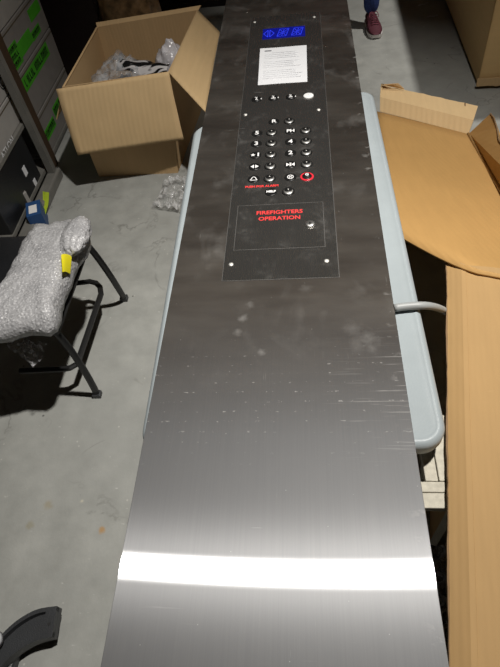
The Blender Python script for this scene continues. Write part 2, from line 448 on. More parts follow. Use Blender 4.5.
# ------------------------------------------------------------------ lamps
TUBE = 1.5
def lamp(x, y, P, spread, size, label, col=(1, .96, .9), aim=None):
    t = thing('ceiling_lamp', (x, y, ZC), label, 'lamp')
    obj('housing', disc(NB(), (x, y, ZC - .06), size / 2 + .03, .06, 32), M_lampw, t)
    L = bpy.data.lights.new('lamp_light', 'AREA'); L.shape = 'DISK'; L.size = size; L.energy = P; L.color = col; L.spread = math.radians(spread)
    o = bpy.data.objects.new('lamp_light', L); COL.objects.link(o); o.parent = t; o.location = (0, 0, -.075)
    if aim: o.rotation_euler = (Vector(aim) - Vector((x, y, ZC - .075))).to_track_quat('-Z', 'Y').to_euler()
    return t
LA = lamp(.70, 1.04, 35, 78, .13, 'round ceiling lamp above the near end of the steel panel', aim=(-.15, 1.15, 0))
LB = lamp(1.75, 3.97, 25, 70, .14, 'round ceiling lamp above the closed carton at the far right')

# ------------------------------------------------------------------ folding table
TX0, TX1, TY0, TY1, TZ = -.376, .263, .478, 1.80, .74
tb = thing('folding_table', (-.05, 1.17, 0), 'white plastic folding table under the long steel elevator panel', 'table')
def rrect(x0, x1, y0, y1, r, n=8):
    o = []
    for cx, cy, a0 in ((x1 - r, y1 - r, 0), (x0 + r, y1 - r, PI / 2), (x0 + r, y0 + r, PI), (x1 - r, y0 + r, 1.5 * PI)):
        for k in range(n + 1): o.append((cx + r * math.cos(a0 + PI / 2 * k / n), cy + r * math.sin(a0 + PI / 2 * k / n)))
    return o
def shell(bm, prof, x0, x1, y0, y1, r):
    """rounded slab from (inset, z) profile"""
    R = []
    for ins, z in prof:
        R.append([bm.verts.new((x, y, z)) for x, y in rrect(x0 + ins, x1 - ins, y0 + ins, y1 - ins, max(r - ins, .004))])
    n = len(R[0])
    for i in range(len(R) - 1):
        for k in range(n): bm.faces.new((R[i][k], R[i][(k + 1) % n], R[i + 1][(k + 1) % n], R[i + 1][k]))
    bm.faces.new(R[0][::-1]); bm.faces.new(R[-1]); return bm
obj('tabletop', shell(NB(), [(.012, TZ - .045), (.003, TZ - .042), (0, TZ - .03), (.0, TZ - .014), (.003, TZ - .006), (.010, TZ - .001), (.014, TZ), (.018, TZ - .001), (.022, TZ - .0025)],
                      TX0, TX1, TY0, TY1, .055), M_table, tb, True)
for v in tb.children[0].data.vertices:
    v.co.y += max(0, v.co.y / .63) * v.co.x * .26
tb.rotation_euler.z = .0185
obj('frame', box(box(NB(), (TX0 + .05, TY0 + .06, TZ - .07), (TX0 + .08, TY1 - .06, TZ - .045)), (TX1 - .08, TY0 + .06, TZ - .07), (TX1 - .05, TY1 - .06, TZ - .045)), M_grey, tb)
for y in (TY0 + .15, TY1 - .15):
    for x in (TX0 + .065, TX1 - .065):
        lg = obj('leg', tube(NB(), [(x, y, TZ - .07), (x, y, .012)], .0135, 12), M_grey, tb, True)
        obj('foot_cap', disc(NB(), (x, y, 0), .017, .03, 14), M_blackp, lg)
    obj('leg_brace', tube(NB(), [(TX0 + .065, y, .12), (TX1 - .065, y, .12)], .010, 10), M_grey, tb, True)

# ------------------------------------------------------------------ the elevator panel
PZ = .752
SK = -.0022                      # the sheet lies a touch askew on the table
PX0, PX1, PY0, PY1 = -.350, .2045, -.02, 2.86
ep = thing('elevator_panel', (-.07, 1.2, TZ), 'long brushed steel elevator control panel with rows of buttons lying on the white folding table', 'elevator panel')
bm = NB(); box(bm, (PX0, PY0, PZ - .003), (PX1, PY1, PZ), .0008)
box(bm, (PX0 + .02, PY0 + .02, TZ), (PX0 + .023, PY1 - .02, PZ - .003)); box(bm, (PX1 - .023, PY0 + .02, TZ), (PX1 - .02, PY1 - .02, PZ - .003))
obj('steel_sheet', bm, M_steel, ep)
fp = obj('faceplate', box(NB(), (-.219, .942, PZ), (.080, 2.535, PZ + .0018)), M_plate, ep, label='dark dulled faceplate carrying the buttons')
bm = NB()
for a, b in (((-.2205, .9405), (.0815, .942)), ((-.2205, 2.535), (.0815, 2.5365)), ((-.2205, .942), (-.219, 2.535)), ((.080, .942), (.0815, 2.535))):
    box(bm, (*a, PZ), (*b, PZ + .0013))
obj('plate_rim', bm, M_edge, ep)
T = PZ + .0018
for x, y in ((-.203, 2.487), (.055, 2.487), (-.202, 1.737), (.052, 1.737), (-.2, 1.0), (.051, 1.0)):
    s = obj('screw', dome(NB(), (x, y, T), .0068, .003, 14, 4), M_white2, ep, True)
s = obj('screw', dome(NB(), (.092, 2.209, PZ), .0045, .002, 12, 4), M_chrome, ep, True)
s = obj('screw', dome(NB(), (-.245, 2.60, PZ), .0035, .002, 12, 4), M_chrome, ep, True)
# display
dsp = obj('display', box(NB(), (-.163, 2.312, T), (.014, 2.405, T + .002)), M_disp, ep, label='blue lit floor display')
def bar(bm, x0, y0, x1, y1, w=.0035, z=T + .0022):
    a = Vector((x0, y0, z)); b = Vector((x1, y1, z)); d = b - a; d.normalize(); s = Vector((-d.y, d.x, 0)) * w / 2
    poly(bm, [a + s, b + s, b - s, a - s], .0005); return bm
bm = NB(); cx, cy = -.137, 2.358
for sx in (-1, 1):
    bar(bm, cx + sx * .004, cy + .032, cx + sx * .022, cy); bar(bm, cx + sx * .022, cy, cx + sx * .004, cy - .032); bar(bm, cx + sx * .004, cy - .032, cx + sx * .004, cy + .032)
obj('direction_arrow', bm, M_seg, dsp)
for ox in (-.078, -.018):
    bm = NB(); sh = .006
    def P(a, b): return (ox + a * .019 + b * sh, 2.358 + b * .034)
    for (a, b, c, d) in ((-1, 1, -.05, 1), (.05, 1, 1, 1), (-1, -1, -.05, -1), (.05, -1, 1, -1), (-1, 0, -.1, 0), (.1, 0, 1, 0), (-1, -.95, -1, -.05), (-1, .05, -1, .95), (1, -.95, 1, -.05), (1, .05, 1, .95),
                         (0, -.9, 0, -.1), (0, .1, 0, .9), (-.85, -.85, -.12, -.12), (.12, .12, .85, .85), (-.85, .85, -.12, .12), (.12, -.12, .85, -.85)):
        bar(bm, *P(a, b), *P(c, d), .003)
    obj('digit', bm, M_seg, dsp)
# buttons
K = T
def button(x, y, red=False):
    b = obj('push_button', dome(disc(NB(), (x, y, K), .0150, .003, 22), (x, y, K + .003), .0150, .0025), M_satin if not red else M_lens, ep, True)
    obj('button_ring', ring(NB(), (x, y, K), .0205 if red else .0190, .0135 if red else .0155, .0028), M_redg if red else M_lens, b, True, 'red ring' if red else None)
    obj('button_center', dome(NB(), (x, y + .0035, K + .0042), .0118, .0024, 18, 4), M_lens, b, True)  # cap set off-center so the bare silver imitates a highlight crescent
    if red: text_part(b, 'G', .015, (x, y + .002, K + .0072), M_white)
    else: obj('button_glint', dome(NB(), (x, y + .004, K + .0064), .0022, .0008, 10, 3), M_white2, b)  # bright dot modelled in place of the highlight on the cap
def text_part(par, s, size, c, m, name='symbol', bold=.0006, sx=1.0):
    return obj(name, text(NB(), s, size, c, bold=bold, sx=sx), m, par)
def plate(x, y, sym, size=.022):
    p = obj('floor_marker', disc(disc(NB(), (x, y, K), .0185, .0016, 26), (x, y, K + .0016), .0175, .0006, 26, .0165), M_lens, ep)
    z = K + .0026
    if callable(sym):
        bm = NB(); sym(bm, x, y, z); obj('symbol', bm, M_white, p)
    else: text_part(p, sym, size, (x, y, z), M_white, bold=.0007)
def tri(bm, pts, z): poly(bm, [(a, b, z) for a, b in pts], .0006)
def s_star1(bm, x, y, z):
    pts = []
    for k in range(10):
        r = .0085 if k % 2 == 0 else .0036; a = PI / 2 + k * PI / 5; pts.append((x - .008 + r * math.cos(a), y + r * math.sin(a), z))
    poly(bm, pts, .0006); text(bm, '1', .024, (x + .009, y, z), bold=.0012)
def s_open(bm, x, y, z):
    for s in (-1, 1): tri(bm, [(x + s * .002, y + .009), (x + s * .002, y - .009), (x + s * .013, y)], z)
def s_close(bm, x, y, z):
    for s in (-1, 1):
        tri(bm, [(x + s * .013, y + .009), (x + s * .013, y - .009), (x + s * .003, y)], z); bar(bm, x + s * .0015, y + .009, x + s * .0015, y - .009, .0022, z)
def s_bell(bm, x, y, z):
    pts = [(-.011, -.007), (-.007, 0), (-.005, .006), (0, .010), (.005, .006), (.007, 0), (.011, -.007)]
    for (a, b), (c, d) in zip(pts, pts[1:] + pts[:1]): bar(bm, x + a, y + b, x + c, y + d, .0025, z)
def s_circ(bm, x, y, z):
    ring(bm, (x, y, z - .0006), .010, .0078, .0006, 20); bar(bm, x - .005, y - .005, x + .005, y + .005, .0025, z); bar(bm, x - .005, y + .005, x + .005, y - .005, .0025, z)
rows = [1.614, 1.552, 1.489, 1.427, 1.364]
left = ['5', '3', s_star1, s_open, s_bell]; right = ['PH', '4', '2', s_close, s_circ]
plate(-.101, 1.679, 'R', .026); button(-.049, 1.676)
for k, y in enumerate(rows):
    plate(-.156, y, left[k], .028); button(-.107, y - .002)
    plate(-.044, y, right[k], .022 if right[k] == 'PH' else .028); button(.006, y - .002, red=(k == 4))
plate(-.101, 1.297, 'HELP', .0125); button(-.050, 1.295)
text_part(ep, 'PUSH FOR ALARM', .0125, (-.130, 1.327, T + .0006), M_red, 'alarm_lettering', .0006)
# row of switches under the notice
def key_sym(bm, x, y, z, k):
    bar(bm, x, y - .003, x, y + .010, .004, z); bar(bm, x - .006, y + .009, x + .003, y + .009, .003, z)
    if k == 0: bar(bm, x - .004, y - .007, x + .005, y - .007, .004, z)
    if k == 1: bar(bm, x - .008, y - .006, x + .008, y - .006, .005, z)
    if k == 2: bar(bm, x - .007, y - .006, x + .007, y - .006, .004, z); bar(bm, x - .005, y + .001, x + .004, y - .001, .003, z)
for k, x in enumerate((-.167, -.106, -.044)):
    p = obj('key_switch', disc(disc(NB(), (x, 1.834, K), .0185, .002, 26), (x, 1.834, K + .002), .016, .002, 26, .013), M_lens, ep)
    bm = NB(); key_sym(bm, x, 1.834, K + .0046, k); bar(bm, x + .017, 1.830, x + .017, 1.838, .003, K + .0026); obj('symbol', bm, M_white, p)
p = obj('indicator_light', dome(disc(NB(), (.019, 1.833, K), .0185, .002, 26), (.019, 1.833, K + .002), .0185, .003, 26, 4), M_white, ep, True, 'white oval indicator beside the key switches')
# firefighters door
fd = obj('firefighters_door', box(NB(), (-.195, 1.053, T), (.048, 1.238, T + .0012)), M_plate, ep)
bm = NB()
for a in (((-.197, 1.238), (.050, 1.2395)), ((-.197, 1.0515), (.050, 1.053)), ((-.197, 1.053), (-.1955, 1.238)), ((.0485, 1.053), (.050, 1.238))):
    box(bm, (*a[0], T), (*a[1], T + .0016))
obj('door_outline', bm, M_edge, fd)
text_part(fd, 'FIREFIGHTERS', .0215, (-.075, 1.2015, T + .0018), M_red, 'red_lettering', .0005, 1.0)
text_part(fd, 'OPERATION', .0215, (-.0745, 1.1755, T + .0018), M_red, 'red_lettering', .0005, 1.0)
kl = obj('key_lock', disc(disc(NB(), (.011, 1.144, T + .0012), .014, .003, 24), (.011, 1.144, T + .0042), .0125, .0012, 24, .011), M_satin, fd, True)
obj('keyhole', box(box(NB(), (.005, 1.1425, T + .0053), (.017, 1.1455, T + .0058)), (.0095, 1.137, T + .0053), (.0125, 1.150, T + .0058)), M_lens, kl)
# notice sheet
ns = thing('notice_sheet', (-.0745, 2.08, T), 'white printed paper notice lying below the blue display on the elevator panel', 'paper')
obj('sheet', patch(NB(), (-.1665, 1.936, T + .0008), (.0165, 1.934, T + .0008), (.0180, 2.226, T + .0008), (-.1690, 2.229, T + .0008), 8, 10, lambda u, v, p: (0, 0, .0008 * math.sin(3 * u + 2 * v) ** 2), .0004), M_paper, ns)
bm = NB(); box(bm, (-.150, 2.198, T + .0018), (-.122, 2.206, T + .0021)); obj('heading_print', bm, M_inkd, ns)
bm = NB(); random.seed(3)
for k in range(15):
    y = 2.18 - k * .0145
    if k in (4, 9): continue
    x1 = -.015 + random.uniform(-.02, .015)
    box(bm, (-.150 if k not in (0,) else -.12, y, T + .0018), (x1, y + .0035, T + .0021))
obj('text_lines', bm, M_ink, ns)

# cable
bm = NB(); z = TZ + .0115
pts = bez(U(394.5, 308, z), U(402, 306.5, z), U(414, 305.5, z), U(421, 305.5, z), 8) + bez(U(421, 305.5, z), U(433, 305.5, .745), U(440, 308, .70), U(450, 314, .62), 8)[1:] + bez(U(450, 314, .62), U(458, 319, .60), (.40, .84, .61), (.44, .86, .60), 6)[1:]
tag(obj('cable', tube(bm, pts, .0095, 14), M_cable, None, True, base=(.26, .85, TZ)), 'light grey cable running off the white table into the open carton', 'cable')

# ------------------------------------------------------------------ large opened carton at the right
oc = thing('opened_carton', (.8, 1.0, 0), 'very large opened brown carton with spread flaps right of the white table', 'carton')
ZS = .70
a0 = U(447, 260, ZS - .022); a1 = U(450, 700, ZS - .022); b0 = U(466, 264, ZS); b1 = U(479.5, 700, ZS)
ddir = (a0 - a1); ddir.normalize(); side = Vector((ddir.y, -ddir.x, 0)); side.normalize()
c0 = b0 + side * .62 - ddir * .06; c1 = b1 + side * .62
def torn(u, v, p): return (.0016 * noise.noise(Vector((v * 60, 3, 1))) if u == 0 else 0, 0, 0)
def near_fl(u, v, p): return (.0016 * noise.noise(Vector((v * 50, 3, 1))) if u == 0 else 0, 0, -(.004 if u == 1 else 0) + .002 * math.sin(v * 9))
obj('narrow_flap', patch(NB(), a1, b1, b0, a0, 4, 60, near_fl, .006), M_cardN, oc)
obj('cut_edge', patch(NB(), a1 + Vector((-.0016, 0, -.0012)), a1 + Vector((.003, 0, -.0012)), a0 + Vector((.003, 0, -.0012)), a0 + Vector((-.0016, 0, -.0012)), 1, 60,
    lambda u, v, p: (.0016 * noise.noise(Vector((v * 50, 3, 1))) + -.001 + .0012 * math.sin(v * 400) if u == 0 else 0, 0, .0005 + .002 * math.sin(v * 9)), .011), M_cedge, oc)
obj('top_panel', patch(NB(), b1, c1, c0, b0, 12, 30, lambda u, v, p: (0, 0, -.005 + .002 * math.sin(v * 9) + (.004 if u > 0 else 0) + .012 * math.sin(u * PI / 2)), .006), M_cardN, oc)
# carton walls under the top panel
bm = NB(); e = .03
w = [b1 + side * e, c1 - side * e, c0 - side * e - ddir * .25, b0 + side * e - ddir * .25]
for i in range(4):
    p, q = w[i], w[(i + 1) % 4]
    d = (q - p); d.normalize(); nn = Vector((-d.y, d.x, 0)) * .003
    P4 = [p + nn, q + nn, q - nn, p - nn]
    vb = [bm.verts.new((v.x, v.y, 0)) for v in P4]; vt = [bm.verts.new((v.x, v.y, ZS - .012)) for v in P4]
    bm.faces.new(vb); bm.faces.new(vt)
    for k in range(4): bm.faces.new((vb[k], vb[(k + 1) % 4], vt[(k + 1) % 4], vt[k]))
obj('side_walls', bm, M_card, oc)
# long flap sloping away
pf = U(396, 234, .62); pe = U(447, 262, .704); pd = U(500, 277, .745); pdd = U(560, 292, .75)
pa = U(376, 111, .30); pb = U(468.5, 134, .30)
pr = U(500, 189, .42); prr = U(534, 248, .60)
bm = NB()
# grid: v from far edge (a-b) to near edge (f-e-d)
near = bez(pf, U(421, 248, .665), U(450, 265, .704), U(478, 273, .709), 12) + [U(500, 277, .712), U(540, 287, .718)]
near_t = [Vector(p) for p in near]
far = [pa.lerp(pb, i / 9) for i in range(10)] + [pb.lerp(prr, i / 5) for i in range(1, 6)]
n = len(near_t)
top = []; bot = []
for i in range(n):
    rt = []; rb = []
    for j in range(15):
        v = j / 14; p = far[i].lerp(near_t[i], v)
        p = p + Vector((0, 0, -.03 * math.sin(PI * v) * (1 - .6 * i / n)))
        rt.append(bm.verts.new(p)); rb.append(bm.verts.new(p - Vector((0, 0, .006))))
    top.append(rt); bot.append(rb)
for i in range(n - 1):
    for j in range(14):
        bm.faces.new((top[i][j], top[i + 1][j], top[i + 1][j + 1], top[i][j + 1])); bm.faces.new((bot[i][j], bot[i][j + 1], bot[i + 1][j + 1], bot[i + 1][j]))
for i in range(n - 1):
    for j in (0, 14): bm.faces.new((top[i][j], bot[i][j], bot[i + 1][j], top[i + 1][j]))
for j in range(14):
    for i in (0, n - 1): bm.faces.new((top[i][j], top[i][j + 1], bot[i][j + 1], bot[i][j]))
obj('long_flap', bm, M_cardR, oc, True)
# end flap standing up at the far side with a creased lip
lo_a = U(380, 111.5, .298); lo_b = U(468.5, 134, .298)
def rag(u, v, p): return (0, 0, .004 * noise.noise(Vector((u * 12, v * 3, 5))) if v == 1 else 0)
m1 = U(380, 97, .343); m2 = U(473.5, 120, .343); gb = U(478, 106, .335)
obj('end_flap', patch(NB(), lo_a, lo_b, m2, m1, 16, 4, None, .006, (0, -.1, 1)), M_cardL, oc)
obj('creased_lip', patch(NB(), m1, m2, gb, U(381, 84.5, .335), 22, 3, rag, .006, (0, -.1, 1)), M_cardL, oc)
curl = NB()
patch(curl, U(381, 84.5, .341), U(404, 89.5, .345), U(398, 84, .365), U(384, 85, .36), 6, 2, None, .004, (0, -1, .4)); obj('curled_corner', curl, M_card, oc)
poly_t = NB(); poly(poly_t, [U(464.5, 102.5, .341), U(466.0, 103, .341), U(465.5, 108, .335), U(464, 111, .330)], .0015, (0, -.1, 1)); obj('tear', poly_t, M_cedge, oc)
# side flap at the right
sb_ = NB()
R0 = U(469, 133.5, .302); R1 = U(490.5, 113.5, .44); R2 = U(497, 128, .49); R3 = U(505, 150, .56); R4 = U(545, 210, .75); R5 = prr + Vector((.0, 0, .002)); 
poly(sb_, [R0, R1, R2], .006, (-1, 0, .5)); poly(sb_, [R0, R2, R3], .006, (-1, 0, .5)); poly(sb_, [R0, R3, R4], .006, (-1, 0, .5)); poly(sb_, [R0, R4, R5], .006, (-1, 0, .5))
bmesh.ops.remove_doubles(sb_, verts=sb_.verts, dist=.0005)
obj('side_flap', sb_, M_cardR, oc)
obj('fold', tube(NB(), [pb, pb.lerp(prr, .5), prr], .008, 8), M_cardR, oc, True)
tn = NB(); tube(tn, [R1, U(494, 118, .47), R2, U(499, 140, .52), R3], .003, 6); obj('torn_edge', tn, M_cedge, oc)
# floor of the tray: supports the far end of the flap
bm = NB(); c = (pa + pb) / 2
box(bm, (pa.x + .02, 1.75, 0), (pa.x + .027, 2.35, .27)); box(bm, (.62, 1.7, 0), (.627, 2.2, .25)); box(bm, (pa.x + .02, 2.20, 0), (.62, 2.207, .27))
obj('lower_walls', bm, M_card, oc)

# cream boards stacked under the table end
def cream(name_y0, y1, z0, z1, x0, x1, label):
    o = obj('cream_board', box(NB(), (x0, name_y0, z0), (x1, y1, z1), .002), M_cream, base=((x0 + x1) / 2, (name_y0 + y1) / 2, z0))
    tag(o, label, 'board'); return o
CZ0 = .655
st = thing('crate', (.26, .62, 0), 'pale wooden crate standing under the near right corner of the table', 'crate')
def ubox(px0, py0, px1, py1, z): return U(px0, py0, z), U(px1, py1, z)
yF = U(430, 508, CZ0).y; yM = U(430, 492, CZ0).y; yT = U(430, 481, CZ0).y
xg = U(424, 470, CZ0).x; xr = U(437, 470, CZ0).x
obj('front_slat', box(NB(), (.0, yF, CZ0 - .02), (.32, yM - .0015, CZ0), .002), M_cream, st)
obj('front_slat', box(NB(), (.0, yM, CZ0 - .02), (.32, yT - .001, CZ0), .002), M_cream, st)
obj('long_slat', box(NB(), (xg, yT, CZ0 - .02), (xr - .001, .60, CZ0), .002), M_cream, st)
obj('long_slat', box(NB(), (xr + .001, yT, CZ0 - .02), (.32, .60, CZ0 + .001), .002), M_cream, st)
obj('long_slat', box(NB(), (.0, yT, CZ0 - .02), (.1, .60, CZ0), .002), M_cream, st)
for x in (.0, .29):
    for y in (yF, .57): obj('post', box(NB(), (x, y, 0), (x + .03, y + .03, CZ0 - .02)), M_cream, st)

# crumpled dark film below the narrow flap
bm = NB(); random.seed(5)
patch(bm, (.17, .10, .50), (.30, .10, .52), (.30, .36, .52), (.19, .36, .50), 26, 40, lambda u, v, p: (0, 0, .035 * noise.noise(p * 22) + .02 * noise.noise(p * 60)), .001)
df = thing('wrapped_bundle', (.24, .23, 0), 'bundle in crumpled dark film between the steel panel and the open carton', 'bundle')
obj('film', bm, M_darkfilm, df, True)
obj('core', box(NB(), (.16, .08, 0), (.285, .38, .47), .02), M_blackp, df)

# ------------------------------------------------------------------ closed carton far right
cc = thing('tall_carton', (1.3, 3.5, 0), 'tall closed brown carton standing at the top right behind the opened carton', 'carton')
c0_ = U(478, 85, 0.02); top_ = U(489, 0, .55); ln = Vector((-.03, .0, 1))
H = 1.2; bk = Vector((.03, 1.9, 0)); rt = Vector((.8, -.03, 0))
def cor(i, j, z): return c0_ + bk * j + rt * i + ln * z
bm = NB(); v = {}
for i in (0, 1):
    for j in (0, 1):
        for k, z in enumerate((0, H)): v[i, j, k] = bm.verts.new(cor(i, j, z))
for f in (((0,0,0),(0,1,0),(0,1,1),(0,0,1)), ((0,0,0),(1,0,0),(1,0,1),(0,0,1)), ((1,0,0),(1,1,0),(1,1,1),(1,0,1)), ((0,1,0),(1,1,0),(1,1,1),(0,1,1)), ((0,0,1),(1,0,1),(1,1,1),(0,1,1)), ((0,0,0),(1,0,0),(1,1,0),(0,1,0))):
    bm.faces.new([v[q] for q in f])
bmesh.ops.bevel(bm, geom=list(bm.edges), offset=.006, segments=2, affect='EDGES')
obj('carton_body', bm, cardboard('kraft_cardboard_far', (.66, .45, .21), 2, 300), cc)
bm = NB(); random.seed(11)
def frag(u, v, p): return (0, 0, -.012 * abs(noise.noise(Vector((u * 25, 1, 2)))) if v == 0 else 0)
patch(bm, cor(-.02, -.012, .005), cor(1, -.012, .008), cor(1, -.012, .05), cor(-.02, -.012, .05), 60, 2, frag, .005, (0, -1, 0))
obj('torn_flap', bm, M_card, cc)

# two scraps on the floor
for px, py, r, lab in ((423, 5, .4, 'scrap of tape on the shaded floor nearest the top edge'), (432, 17, .1, 'scrap of tape on the shaded floor left of the tall carton, the lower one')):
    p = U(px, py, 0); bm = NB(); d = Vector((math.cos(r), math.sin(r), 0)) * .04; s = Vector((-d.y, d.x, 0)) * .25
    patch(bm, p - d - s, p + d - s, p + d + s, p - d + s, 6, 2, lambda u, v, q: (0, 0, .003 + .006 * math.sin(u * 5) ** 2), .001)
    tag(obj('tape_scrap', bm, M_foam, base=p), lab, 'scrap', 'tape scraps on the floor')

# ------------------------------------------------------------------ open carton, far left
bx = thing('open_carton', (-.9, 2.8, 0), 'open brown carton holding plastic bags, left of the elevator panel', 'carton')
ZT = .55
A = U(63, 87, ZT); B = U(169, 72, ZT); Cc = U(198, 10, ZT); D = U(97, 27, ZT)
Ab = Vector((A.x - .01, 2.51, 0)); Bb = U(178, 173, 0); Cb = Vector((Cc.x - .06, Cc.y + .03, 0)); Db = Vector((D.x - .04, D.y + .03, 0))
def wall(nm, p, q, qb, pb, m, out):
    obj(nm, patch(NB(), pb, qb, q, p, 8, 8, lambda u, v, w: (0, 0, 0), .005, out), m, bx)
wall('front_wall', A, B, Bb, Ab, M_card, (0, -1, 0)); wall('side_wall', B, Cc, Cb, Bb, M_card, (1, 0, 0))
wall('back_wall', D, Cc, Cb, Db, M_card, (0, -1, 0)); wall('side_wall', A, D, Db, Ab, M_card, (1, 0, 0))
obj('bottom', poly(NB(), [Ab + Vector((.02, .02, .006)), Bb + Vector((-.02, .02, .006)), Cb + Vector((-.02, -.03, .006)), Db + Vector((.02, -.03, .006))], .005), M_card, bx)
def fflap(u, v, p): return (0, -.012 * math.sin(PI * v) - .004 * noise.noise(p * 9), 0)
obj('front_flap', patch(NB(), U(78, 155, .245), U(184, 139.5, .245), B + Vector((0, 0, .001)), U(56, 89, .545), 20, 16, fflap, .005, (0, -1, .05)), M_cardL, bx, True)
obj('right_flap', patch(NB(), U(206, 112, .46), U(220, 32, .44), Cc, B, 16, 12, lambda u, v, p: (0, 0, .008 * math.sin(PI * u)), .005, (1, 0, 1)), M_cardL, bx, True)
obj('back_flap', patch(NB(), D, Cc, Cc + Vector((.015, .03, .012)), D + Vector((-.01, .03, .012)), 10, 2, None, .005, (0, -1, 0)), M_card, bx)
obj('left_flap', patch(NB(), A, D, D + Vector((-.10, .0, -.14)), A + Vector((-.10, .0, -.16)), 10, 6, None, .005, (-1, 0, 1)), M_card, bx)
# contents
o = thing('plastic_bag', (-1.0, 2.85, .01), 'crumpled clear plastic bag in the open carton at the left', 'bag')
obj('film', blob(NB(), (-.965, 2.80, .30), (.17, .22, .20), .28, 2.6, 5, 3, -.28), M_bag, o, True)
obj('inner_wrap', blob(NB(), (-.95, 2.78, .27), (.11, .15, .15), .2, 3, 4, 8, -.25), mat('dull_grey_foil', (.22, .22, .23), .35, bump=.5), o, True)
o = thing('striped_pouch', (-.74, 2.75, .01), 'black and white striped plastic pouch beside the clear bag in the carton', 'pouch')
bm = NB()
patch(bm, U(116, 69, .48), U(166, 80, .45), U(170, 64, .48), U(124, 58, .50), 24, 16, lambda u, v, p: (0, 0, .02 * noise.noise(p * 16) + .02 * math.sin(PI * v)), .004)
t = NT('black_white_stripes'); wv = t.n('ShaderNodeTexNoise', i_Scale=7.0, i_Detail=2.0, i_Distortion=.3); t.l(t.coords((.7, 3.2, 1), (0, 0, .25)), wv.inputs['Vector'])
t.l(t.ramp(wv.outputs[0], [(.50, (.012, .012, .012)), (.52, (.6, .58, .58)), (.60, (.6, .58, .58)), (.62, (.012, .012, .012))]), t.b.inputs['Base Color']); t.b.inputs['Roughness'].default_value = .25
obj('pouch_film', bm, t.m, o, True)
obj('filling', blob(NB(), (-.77, 2.76, .24), (.10, .13, .21), .1, 3, 4, 6, -.22), M_blackp, o, True)
tag(obj('white_bag', blob(NB(), (-.72, 2.98, .33), (.09, .09, .17), .2, 3, 4, 12), clear_plastic('white_film', (.8, .78, .82), .7, 1, 20), base=(-.72, 2.98, .12), smooth=True), 'white plastic bag behind the striped pouch in the carton', 'bag')

# crumpled clear bag on the floor beside the table
bm = NB()
p0, p1, p2, p3 = U(152, 208, .01), U(186, 214, .01), U(190, 178, .02), U(168, 180, .02)
patch(bm, p0, p1, p2, p3, 40, 50, lambda u, v, p: (.01 * noise.noise(p * 30), .01 * noise.noise(p * 31), .012 + .05 * abs(noise.noise(Vector((p.x * 30, p.y * 5, 0)))) * math.sin(PI * u) ** .5 + .02 * noise.noise(p * 45)), .0008)
tag(obj('plastic_film', bm, M_wrap, base=(p0 + p2) / 2, smooth=True), 'crumpled clear plastic film on the floor beside the table', 'plastic film')

# ------------------------------------------------------------------ brown wrapped bundle and dark cabinet behind
wb = obj('wrapped_roll', blob(NB(), (-1.08, 3.62, .36), (.19, .15, .36), .14, 3, 4, 21, -.36), M_brownwrap, base=(-1.08, 3.62, 0), smooth=True)
tag(wb, 'brown bundle wrapped in shiny film behind the open carton', 'bundle')
dc = thing('dark_cabinet', (-1.55, 3.85, 0), 'dark brown cabinet behind the grey cartons at the top left', 'cabinet')
obj('cabinet_body', box(NB(), (-2.0, 3.62, .04), (-1.27, 4.1, 1.9), .006), M_darkbrown, dc)
obj('door', box(NB(), (-1.98, 3.605, .08), (-1.645, 3.62, 1.86), .004), M_darkbrown, dc); obj('door', box(NB(), (-1.635, 3.605, .08), (-1.29, 3.62, 1.86), .004), M_darkbrown, dc)
obj('plinth', box(NB(), (-1.97, 3.65, 0), (-1.3, 4.07, .04)), M_darkbrown, dc)
tag(obj('floor_strip', box(NB(), (-1.25, 4.75, 0), (-.35, 4.95, .05), .004), M_darkbrown, base=(-.8, 4.85, 0)), 'low dark plank on the floor behind the open carton', 'strip')  # low dark box drawn as a stripe across the floor

# ------------------------------------------------------------------ rack and cartons with green stickers
rk = thing('storage_rack', (-1.7, 2.5, 0), 'grey metal storage rack along the left wall', 'rack')
XF = -1.42
obj('post', tube(NB(), [(XF, 2.50, .06), (XF - .02, 2.50, 1.5)], .026, 4), M_rack, rk)
obj('post', tube(NB(), [(XF, 1.3, 0), (XF, 1.3, 1.5)], .026, 4), M_rack, rk)
obj('post', tube(NB(), [(-1.98, 2.5, 0), (-1.98, 2.5, 1.5)], .024, 4), M_rack, rk)
obj('post', tube(NB(), [(-1.98, 3.40, 0), (-1.98, 3.40, 1.5)], .024, 4), M_rack, rk)
obj('post', tube(NB(), [(-1.98, 1.3, 0), (-1.98, 1.3, 1.5)], .024, 4), M_rack, rk)
obj('brown_post', box(NB(), (-1.50, 2.60, 0), (-1.455, 2.67, 1.5), .004), M_rackb, rk, label='brown post')
obj('bottom_rail', box(NB(), (XF - .03, 1.3, .0), (XF + .035, 2.54, .06), .01), M_rack, rk)
obj('shelf', box(NB(), (-2.0, 1.28, .06), (XF - .035, 2.58, .08)), M_rack, rk)
obj('shelf', box(NB(), (-2.0, 1.28, .34), (XF - .035, 2.58, .36)), M_rack, rk)
obj('shelf', box(NB(), (-2.0, 2.69, .02), (-1.49, 3.42, .04)), M_rack, rk)

